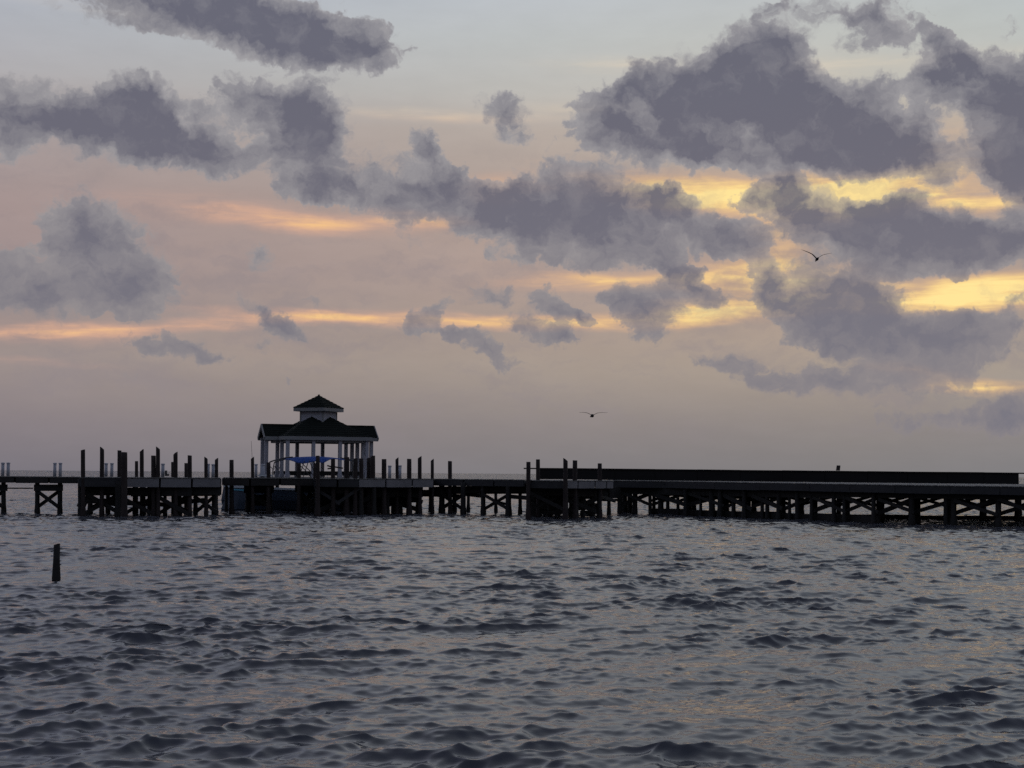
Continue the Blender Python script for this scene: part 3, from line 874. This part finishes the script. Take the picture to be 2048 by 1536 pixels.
# barge boards and gable ends
for sgn in (-1, 1):
    x = sgn * (wu + .03)
    for t in (-1, 1):
        gmb(MB().beam((x, t * (wv + .06), zE - FB * .5), (x, 0, ridge - FB * .15), .06, FB * .95), 'barge_board', M_trim)
    # recessed dark gable field
    xx = sgn * (wu - .22)
    gmesh('gable_end', [(xx, -wv * .9, zE - .02), (xx, wv * .9, zE - .02), (xx, 0, ridge - .10), (xx - sgn * .05, -wv * .9, zE - .02), (xx - sgn * .05, wv * .9, zE - .02), (xx - sgn * .05, 0, ridge - .10)],
          [(0, 1, 2), (5, 4, 3), (0, 3, 4, 1), (1, 4, 5, 2), (2, 5, 3, 0)], M_timber)
# perimeter beam above the columns and ceiling
for y_ in (-1, 1):
    gmb(MB().box((0, y_ * (a_ - .28), zE - FB - .07), 2 * a_ - .5, .14, .16), 'beam', M_trim)
    gmb(MB().box((y_ * (a_ - .28), 0, zE - FB - .072), .14, 2 * a_ - .7, .15), 'beam', M_trim)
# cupola: square turned 45 degrees
c0 = 36.9 * mpp
zc0, zc1 = up(850), up(822.5)
for k in range(4):
    t0, t1 = math.pi / 2 * k, math.pi / 2 * (k + 1)
    p0 = Vector((math.cos(t0) * c0, math.sin(t0) * c0, 0)); p1 = Vector((math.cos(t1) * c0, math.sin(t1) * c0, 0))
    nrm = ((p0 + p1) / 2).normalized() * -0.06
    q = [p0, p1, p1 + nrm, p0 + nrm]
    w_ = gmb(MB().hexa([p + Vector((0, 0, zc0 - .25)) for p in q] + [p + Vector((0, 0, zc1)) for p in q]), 'cupola_wall', M_white)
    m_ = (p0 + p1) / 2 - nrm * .35
    d_ = (p1 - p0).normalized()
    for s_ in (-1, 1):
        gmb(MB().beam(m_ + d_ * s_ * (p1 - p0).length * .49 + Vector((0, 0, zc0 - .1)), m_ + d_ * s_ * (p1 - p0).length * .49 + Vector((0, 0, zc1 - .06)), .07, .07, Vector((0, 1, 0))), 'corner_board', M_trim)
c1 = 52 * mpp
ze1 = up(816.5)
zap = up(791)
gmb(MB().hexa([Vector((math.cos(math.pi / 2 * k) * c1 * .985, math.sin(math.pi / 2 * k) * c1 * .985, up(823.5))) for k in range(4)] + [Vector((math.cos(math.pi / 2 * k) * c1 * .985, math.sin(math.pi / 2 * k) * c1 * .985, ze1 - .005)) for k in range(4)]), 'cupola_fascia', M_trim)
for k in range(4):
    mb = MB(); n = 7
    for i in range(n):
        t0, t1 = i / n, min((i + 1) / n, .995)
        q = []
        A, B = math.pi / 2 * k, math.pi / 2 * (k + 1)
        for t, w_ in ((t0, (A, B)), (t1, (B, A))):
            for an in w_:
                q.append(Vector((math.cos(an) * c1 * (1 - t), math.sin(an) * c1 * (1 - t), ze1 + (zap - ze1) * t)))
        mb.hexa([p + Vector((0, 0, 0.0)) for p in q] + [q[0] + Vector((0, 0, .05)), q[1] + Vector((0, 0, .05)), q[2] + Vector((0, 0, .015)), q[3] + Vector((0, 0, .015))])
    gmb(mb, 'cupola_roof_slope', M_green)
gmb(MB().box((0, 0, zap + .02), .12, .12, .10), 'finial', M_green)
# columns: (u, v) in photo pixels on the gazebo's own axes
cols = [(-108, -19), (-108, 20), (-80, -10), (-80, 33), (-79, 81), (-25, -79), (-28, 79), (25, 79), (-79, -79 + 0), (28, -79), (77, -78), (79, -36), (79, 6), (79, 50), (104, -20), (104, 20), (79, 79)]
CW = 6.6 * mpp
for (u, v) in cols:
    x, y = u * mpp, -v * mpp * 1.0
    if (u, v) == (-79, -79): continue
    c = MB().box((x, y, (ZE + .02) / 2), CW, CW, ZE + .02)
    co = gmb(c, 'column', M_white)
    gmb(MB().box((x, y, .12), CW * 1.35, CW * 1.35, .24), 'column_base', M_white, co)
    gmb(MB().box((x, y, ZE - .08), CW * 1.25, CW * 1.25, .12), 'column_capital', M_trim, co)
# low bench boards round the inside
zb = up(942.3); zb0 = up(950.5)
bn = a_ - .45
for (A, B) in (((-bn, -bn), (bn, -bn)), ((bn, -bn), (bn, bn)), ((-bn, bn), (bn, bn)), ((-bn, -bn), (-bn, bn))):
    d = (Vector(B) - Vector(A)).normalized() * .04
    for z_, h_ in ((zb - .15, .30),):
        gmb(MB().beam((A[0] + d.x, A[1] + d.y, z_), (B[0] - d.x, B[1] - d.y, z_), .05, h_), 'bench_board', M_wall)
    n_ = Vector((-(A[0] + B[0]), -(A[1] + B[1]), 0)).normalized() * .22
    gmb(MB().beam((A[0] + n_.x + d.x, A[1] + n_.y + d.y, zb - .02), (B[0] + n_.x - d.x, B[1] + n_.y - d.y, zb - .02), .38, .04), 'bench_seat', M_wall)

# ------------------------------------------------------------------ moored boat behind the walkway
BD = 100.4
bt = thing('motor_boat', 'dark blue open motor boat with raised blue sun canopy moored behind the gazebo and walkway', 'boat')
b0 = ground(436, BD - 1, 0); b1 = ground(712, BD - 1, 0)
L = b1.x - b0.x
hull = []; faces = []
ns = 16
secs = []
for i in range(ns + 1):
    t = i / ns
    x = b0.x + L * t
    half = 1.25 * (1 - (1 - min(t / .45, 1)) ** 2.2) + 0.03
    sheer = 1.42 + 0.22 * (1 - t) ** 2
    kx = -0.5 * max(0, 1 - t / .25)
    ring = [(x - kx * .3, -half, sheer), (x - kx * .5, -half * .93, .75), (x, -half * .72, .12), (x + .3 * max(0, 1 - t / .2), 0, -.45), (x, half * .72, .12), (x - kx * .5, half * .93, .75), (x - kx * .3, half, sheer), (x - kx * .3, half - min(.1, half * .6), sheer), (x, half * .6, .7), (x, -half * .6, .7), (x - kx * .3, -(half - min(.1, half * .6)), sheer)]
    secs.append([Vector((p[0], BD + p[1], p[2])) for p in ring])
m = len(secs[0])
for s_ in secs: hull += s_
for i in range(ns):
    for k in range(m):
        k2 = (k + 1) % m
        faces.append((i * m + k, i * m + k2, (i + 1) * m + k2, (i + 1) * m + k))
faces.append(tuple(range(m))); faces.append(tuple(ns * m + k for k in range(m))[::-1])
link_mesh('hull', hull, faces, M_hull, bt, False)
for sgn, idx in ((-1, 0), (1, 6)):
    mb = MB()
    for i in range(ns):
        a, b = secs[i][idx] + Vector((0, sgn * .02, .0)), secs[i + 1][idx] + Vector((0, sgn * .02, .0))
        mb.beam(a, b, .07, .10)
    mb.build('rub_rail', M_hull_l, bt)
    mb = MB()
    for i in range(1, 4):
        a, b = secs[i][idx] + Vector((0, sgn * .035, -.18)), secs[i + 1][idx] + Vector((0, sgn * .035, -.18))
        mb.beam(a, b, .02, .10)
    mb.build('bow_stripe', M_cyan, bt)
bxm = lambda px: ground(px, BD, 0).x
# console, seat, windscreen, outboard
MB().box((bxm(640), BD, 1.45), .9, .8, 1.5).build('console', M_hull_l, bt)
MB().beam((bxm(628), BD, 2.15), (bxm(634), BD, 2.6), .78, .03, Vector((1, 0, 0))).build('windscreen', M_glass, bt)
MB().box((bxm(668), BD, 1.2), .5, 1.1, .9).build('helm_seat', M_hull_l, bt)
MB().box((bxm(716), BD, 1.35), .45, .5, .8).box((bxm(716), BD, .5), .2, .2, 1.1).build('outboard_motor', M_metal, bt)
MB().box((bxm(470), BD, 1.66), 1.1, .9, .20).build('bow_hatch', M_hull_l, bt)
# canopy: fabric arched along its length, with a sagging skirt
nx, ny = 18, 8
cv = []
xa, xb = 574, 700
for layer in (0, 1):
    for i in range(nx + 1):
        t = i / nx
        px = xa + (xb - xa) * t
        top = 914.8 - 3.4 * math.sin(math.pi * min(1, t * 1.05)) + 3.5 * t ** 3
        sag = 10.5 * (math.exp(-((t - .26) / .17) ** 2) + .95 * math.exp(-((t - .60) / .09) ** 2) + .45 * math.exp(-((t - .42) / .12) ** 2))
        for j in range(ny + 1):
            s_ = j / ny * 2 - 1
            py = top + 1.2 + (sag if s_ < 0 else sag * .35) * abs(s_) ** 3 + 1.4 * s_ * s_
            p = at(px, py + (1.0 if layer else 0), BD)
            cv.append(Vector((p.x, BD + s_ * 1.05, p.z)))
cf = []
nl = (nx + 1) * (ny + 1)
for i in range(nx):
    for j in range(ny):
        q = (i * (ny + 1) + j, (i + 1) * (ny + 1) + j, (i + 1) * (ny + 1) + j + 1, i * (ny + 1) + j + 1)
        cf.append(q); cf.append(tuple(nl + k for k in q)[::-1])
for i in range(nx):
    for j in (0, ny):
        a, b = i * (ny + 1) + j, (i + 1) * (ny + 1) + j
        cf.append((a, b, nl + b, nl + a))
for j in range(ny):
    for i in (0, nx):
        a, b = i * (ny + 1) + j, i * (ny + 1) + j + 1
        cf.append((a, b, nl + b, nl + a))
link_mesh('sun_canopy', cv, cf, M_blue, bt, True)
for sy in (-1.0, 1.0):
    o_ = Vector((0, sy, 0))
    def pt(px, py): return at(px, py, BD) + o_
    MB().tube([pt(544, 924.5), pt(552, 921.5), pt(560, 919.5), pt(568, 917.5), pt(576, 916), pt(590, 914.5)], .045, 6).build('canopy_frame', M_metal, bt)
    MB().tube([pt(684, 916), pt(692, 917.5), pt(700, 919.5), pt(706, 923), pt(709, 932), pt(709, 960)], .04, 6).build('canopy_frame', M_metal, bt)
    MB().tube([pt(544, 924.5), pt(541, 940), pt(540, 972)], .035, 6).build('canopy_frame', M_metal, bt)
    MB().tube([pt(598, 925), pt(616, 942), pt(640, 972)], .028, 6).build('canopy_strut', M_metal, bt)
    MB().tube([pt(613, 922), pt(607, 940), pt(596, 972)], .028, 6).build('canopy_strut', M_metal, bt)
    MB().tube([pt(622, 921), pt(628, 934), pt(640, 960)], .028, 6).build('canopy_strut', M_metal, bt)
    MB().tube([pt(544, 932), pt(552, 940), pt(556, 932)], .024, 6).build('canopy_strut', M_metal, bt)
MB().tube([at(507, 972, BD - .6), at(504.5, 920, BD - .6), at(502.5, 882, BD - .6)], [.02, .014, .010], 5).build('whip_antenna', M_metal, bt)

# ------------------------------------------------------------------ posts standing above the decks
G1 = 'tall timber mooring posts along the pier'
POSTS = [
    (166, 899, 8.5, 85.6, 'b', 'reddish post with rounded head at the left corner of the left mooring platform'),
    (204, 893, 8.5, 86.2, 'l', 'tall post with right sloping head, second from the left corner of the left platform'),
    (239, 901, 8, 88.0, 'f', 'slimmer post touching the thick one on the left platform, its head slightly higher'),
    (248.5, 904.5, 12, 85.2, 'f', 'thickest post of the left platform, flat topped, right of a slimmer twin'),
    (273, 922.5, 6.5, 92.0, 'f', 'short thin post at the back of the left platform beside a tall left sloping one'),
    (283.5, 898, 8, 89.0, 'r', 'tall reddish post with left sloping head, right of a short thin post'),
    (307, 911.5, 9.5, 87.1, 'f', 'flat topped post leaning against the left side of the tallest centre post, left platform'),
    (316, 893, 8, 87.0, 'l', 'tall post with right sloping head in the middle of the left platform'),
    (345.5, 924, 6.5, 92.2, 'f', 'short post half hidden left of the tall left sloping post, left platform middle'),
    (351, 903, 8.5, 87.5, 'r', 'post with left sloping head between the tallest centre post and a stepped pair'),
    (372, 926.5, 6.5, 92.4, 'f', 'shorter lower half of the stepped pair of flat posts on the left platform'),
    (379.5, 911, 8.5, 87.8, 'f', 'taller flat topped half of the stepped pair of posts on the left platform'),
    (412, 913, 7, 88.4, 'l', 'post with right sloping head just left of a pale bollard pair, left platform right half'),
    (433, 915.5, 6.8, 90.0, 'r', 'post with left sloping head at the right end of the left platform'),
    (463, 920, 8.5, 93.45, 'f', 'lone flat topped post on the short walkway just right of the left platform'),
    (505, 913.5, 6.5, 93.4, 'r', 'thin sloping headed post left of the gazebo beside a pale bollard'),
    (537, 925, 8, 93.5, 'f', 'short flat post in front of the leftmost gazebo columns'),
    (598, 926.5, 8, 93.5, 'f', 'short flat post standing just under the left half of the blue canopy'),
    (629.5, 926.5, 6, 96.0, 'f', 'low post pressed against the left of the dark post before the middle gazebo column'),
    (635.5, 911.5, 8, 90.2, 'f', 'dark post in front of the middle gazebo column, crossing the blue canopy'),
    (666, 918, 8.5, 91.15, 'f', 'post with short nailed boards sticking out both sides, right of the middle gazebo column'),
    (693.5, 914.5, 10, 91.4, 'f', 'broad dark post in front of the paired right gazebo columns'),
    (711, 917, 8.2, 91.4, 'f', 'left one of two equal flat posts before the right gazebo columns'),
    (722.5, 917, 8.5, 91.55, 'f', 'right one of two equal flat posts before the right gazebo columns'),
    (737.5, 915, 8.5, 92.6, 'b', 'lower left one of the joined thick pair at the right end of the gazebo'),
    (745.5, 911, 9.5, 92.2, 'b', 'taller right one of the joined thick pair at the right end of the gazebo'),
    (768, 918.5, 9.5, 92.85, 'f', 'flat topped post first to the right of the gazebo'),
    (794, 914.5, 6.2, 94.5, 'r', 'thin left sloping post touching a pale bollard, right of the gazebo'),
    (818.3, 918, 9, 94.2, 'f', 'flat topped post between two left sloping ones, right of the gazebo'),
    (839.5, 911.5, 7.8, 94.8, 'r', 'tallest post right of the gazebo, with left sloping head'),
    (864.5, 917.5, 6.3, 96.5, 'r', 'thin left sloping post at the right end of the centre platform'),
    (900, 922.3, 8, 97.1, 'f', 'lone flat topped post on the middle walkway'),
    (1056.7, 924, 8.5, 87.2, 'f', 'leftmost flat post of the small projecting platform, crossed by the barrier rail end'),
    (1076, 919, 8, 90.0, 'f', 'flat post at the left end of the long black barrier'),
    (1131, 915.5, 9, 86.2, 'l', 'post with pointed right sloping head in the middle of the small projecting platform'),
    (1150, 921, 9.3, 87.6, 'f', 'flat post just right of the pointed post on the small projecting platform'),
    (1199.5, 927, 8.4, 89.5, 'f', 'rightmost and lowest post of the small projecting platform'),
]
post_objs = {}
for px, py, w, D, stl, lab in POSTS:
    b = ground(px, D, -1.6)
    t = at(px, py, D)
    lean = random.uniform(-.03, .03)
    o = pile_mesh(MB(), b + Vector((lean, 0, 0)), t, w * D / F / 2, stl, rough=.03)
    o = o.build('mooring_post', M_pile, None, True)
    tag(o, lab, 'mooring post', G1)
    post_objs[px] = o
pm = post_objs[666]
for (x0, y0, x1, y1) in ((654.5, 931.0, 668, 935.5), (655, 937.5, 668, 936.0), (664, 933, 686, 936.5)):
    MB().beam(at(x0, y0, 90.95), at(x1, y1, 90.95), .04, .085).build('nailed_board', M_pile, pm)

G2 = 'pale bollards in pairs on the back edge of the pier'
BOL = [
    (6, 925, 7, 92.2, 'pale bollard at the very left edge of the photo, left one of its pair'),
    (16.8, 925, 7.2, 92.2, 'pale bollard near the left photo edge, right one of the leftmost pair'),
    (110, 925.5, 7, 92.2, 'left bollard of the pale pair above the X braced bent left of all posts'),
    (121, 925.5, 7, 92.2, 'right bollard of the pale pair above the X braced bent left of all posts'),
    (212.5, 926, 7, 93.0, 'pale bollard touching the right side of the second tall post'),
    (224, 926, 7, 93.0, 'pale bollard between the second tall post and the thickest post'),
    (326, 927, 7.5, 93.2, 'single pale bollard right of the tall centre post of the left platform'),
    (417, 927.5, 6, 93.2, 'pale bollard half hidden behind the right sloping post, left platform right end'),
    (426.5, 928, 7, 93.2, 'pale bollard left of the last sloping post of the left platform'),
    (512.3, 928, 6.5, 97.2, 'pale bollard touching the right side of the thin post left of the gazebo'),
    (525.5, 928, 8.5, 97.2, 'wide pale bollard under the leftmost gazebo column'),
    (779.5, 931, 7.2, 98.0, 'pale bollard between the first two posts right of the gazebo'),
    (800, 930.5, 7, 98.3, 'pale bollard touching the thin sloping post right of the gazebo'),
]
for px, py, w, D, lab in BOL:
    t = at(px, py, D)
    b = Vector((t.x, t.y, Z))
    r = w * D / F / 2
    rt = thing('bollard', lab, 'bollard', G2)
    rt.location = b
    hgt = t.z - Z
    MB().tube([(0, 0, 0), (0, 0, hgt - .08)], [r * .92, r * .88], 12).build('shaft', M_pale, rt, True)
    MB().tube([(0, 0, hgt - .08), (0, 0, hgt - .02), (0, 0, hgt)], [r * 1.08, r * 1.08, r * .8], 12).build('cap', M_pale, rt, False)
# small dark cleat block by the single bollard
tag(MB().box(at(334, 950, 93.0), .22, .2, .12).box(at(332, 944.5, 93.0), .12, .14, .22).build('dock_cleat', M_metal), 'small dark stepped cleat on the deck beside the single pale bollard', 'cleat')
tag(MB().box(at(531, 951, 97), .9, .5, .10).build('storage_lid', M_hull_l), 'low pale flat lid lying on the deck under the leftmost gazebo columns', 'lid')

# ------------------------------------------------------------------ lone post in the water, nearer
D = 36.2
mb = MB()
pile_mesh(mb, ground(111.5, D, -1.2) + Vector((-.03, 0, 0)), at(114.2, 1088, D), 12.6 * D / F / 2, 'b', 14, 0.07)
o = mb.build('water_post', M_wet, None, True)
tag(o, 'lone rough black stump standing in open water at the left, nearer than the pier', 'post')
for (dx, y) in ((-1, 1112), (1, 1096), (1, 1105), (1, 1122), (1, 1129), (-1, 1103)):
    p = at(113 + dx * 7 - (y - 1088) * .03, y, D)
    MB().beam(p, p + Vector((dx * .045, 0, .0)), .02, .02).build('spike', M_metal, o)


# ------------------------------------------------------------------ birds
def bird(label, cx, cy, D, left, right, tail, s):
    c = at(cx, cy, D)
    mb = MB()
    u = D / F
    # body from tail to bill, flying away and slightly to the side
    mb.tube([(tail * 3.0 * u, .34, -1.5 * u), (tail * 1.5 * u, .20, -.9 * u), (tail * .6 * u, .08, -.3 * u), (0, -.04, 0), (-tail * .4 * u, -.15, .1 * u), (-tail * .6 * u, -.22, .5 * u), (-tail * .7 * u, -.27, .6 * u), (-tail * .9 * u, -.36, .2 * u)],
            [.018, .03, .060 * s, .075 * s, .055 * s, .035, .032, .010], 10)
    for pts, sg in ((left, -1), (right, 1)):
        b = len(mb.v)
        n = len(pts)
        for i, (px, py) in enumerate(pts):
            t = i / (n - 1)
            p = at(px, py, D) - c
            ch = .095 * (1 - t) ** .55 + .012
            thk = .010 * (1 - t) + .003
            sweep = .05 * t + (.16 * max(0, t - .45))
            for (yy, zz) in ((-ch, 0), (-ch * .4, thk), (ch * .9, thk * .3), (ch * .9, -thk * .3), (-ch * .4, -thk)):
                mb.v.append(Vector((p.x, yy + sweep, p.z + zz)))
        for i in range(n - 1):
            for k in range(5):
                k2 = (k + 1) % 5
                mb.f.append((b + i * 5 + k, b + i * 5 + k2, b + (i + 1) * 5 + k2, b + (i + 1) * 5 + k))
        mb.f.append(tuple(b + k for k in range(5))); mb.f.append(tuple(b + (n - 1) * 5 + k for k in range(5))[::-1])
    o = mb.build('flying_bird', M_bird, None, True)
    o.location = c
    tag(o, label, 'bird', 'birds flying over the pier')
    return o


bird('lower dark bird gliding with level wings above the middle walkway', 1184.5, 831.5, 60,
     [(1184, 830.5), (1179, 827.8), (1174, 825.7), (1169, 824.8), (1163, 824.4), (1159, 824.6)],
     [(1185, 830.5), (1190, 828.3), (1195, 826), (1201, 825.2), (1208, 825), (1216, 825.1)], -1, .95)
bird('upper dark bird with wings raised in a V against the right hand cloud', 1633.7, 518.5, 60,
     [(1633, 517), (1629.5, 513), (1625, 508.5), (1619, 504.8), (1611, 501.2), (1604, 498)],
     [(1634.5, 517), (1638.5, 514.3), (1643, 511.3), (1649, 508.6), (1656, 507), (1665, 505.5)], .25, .85)
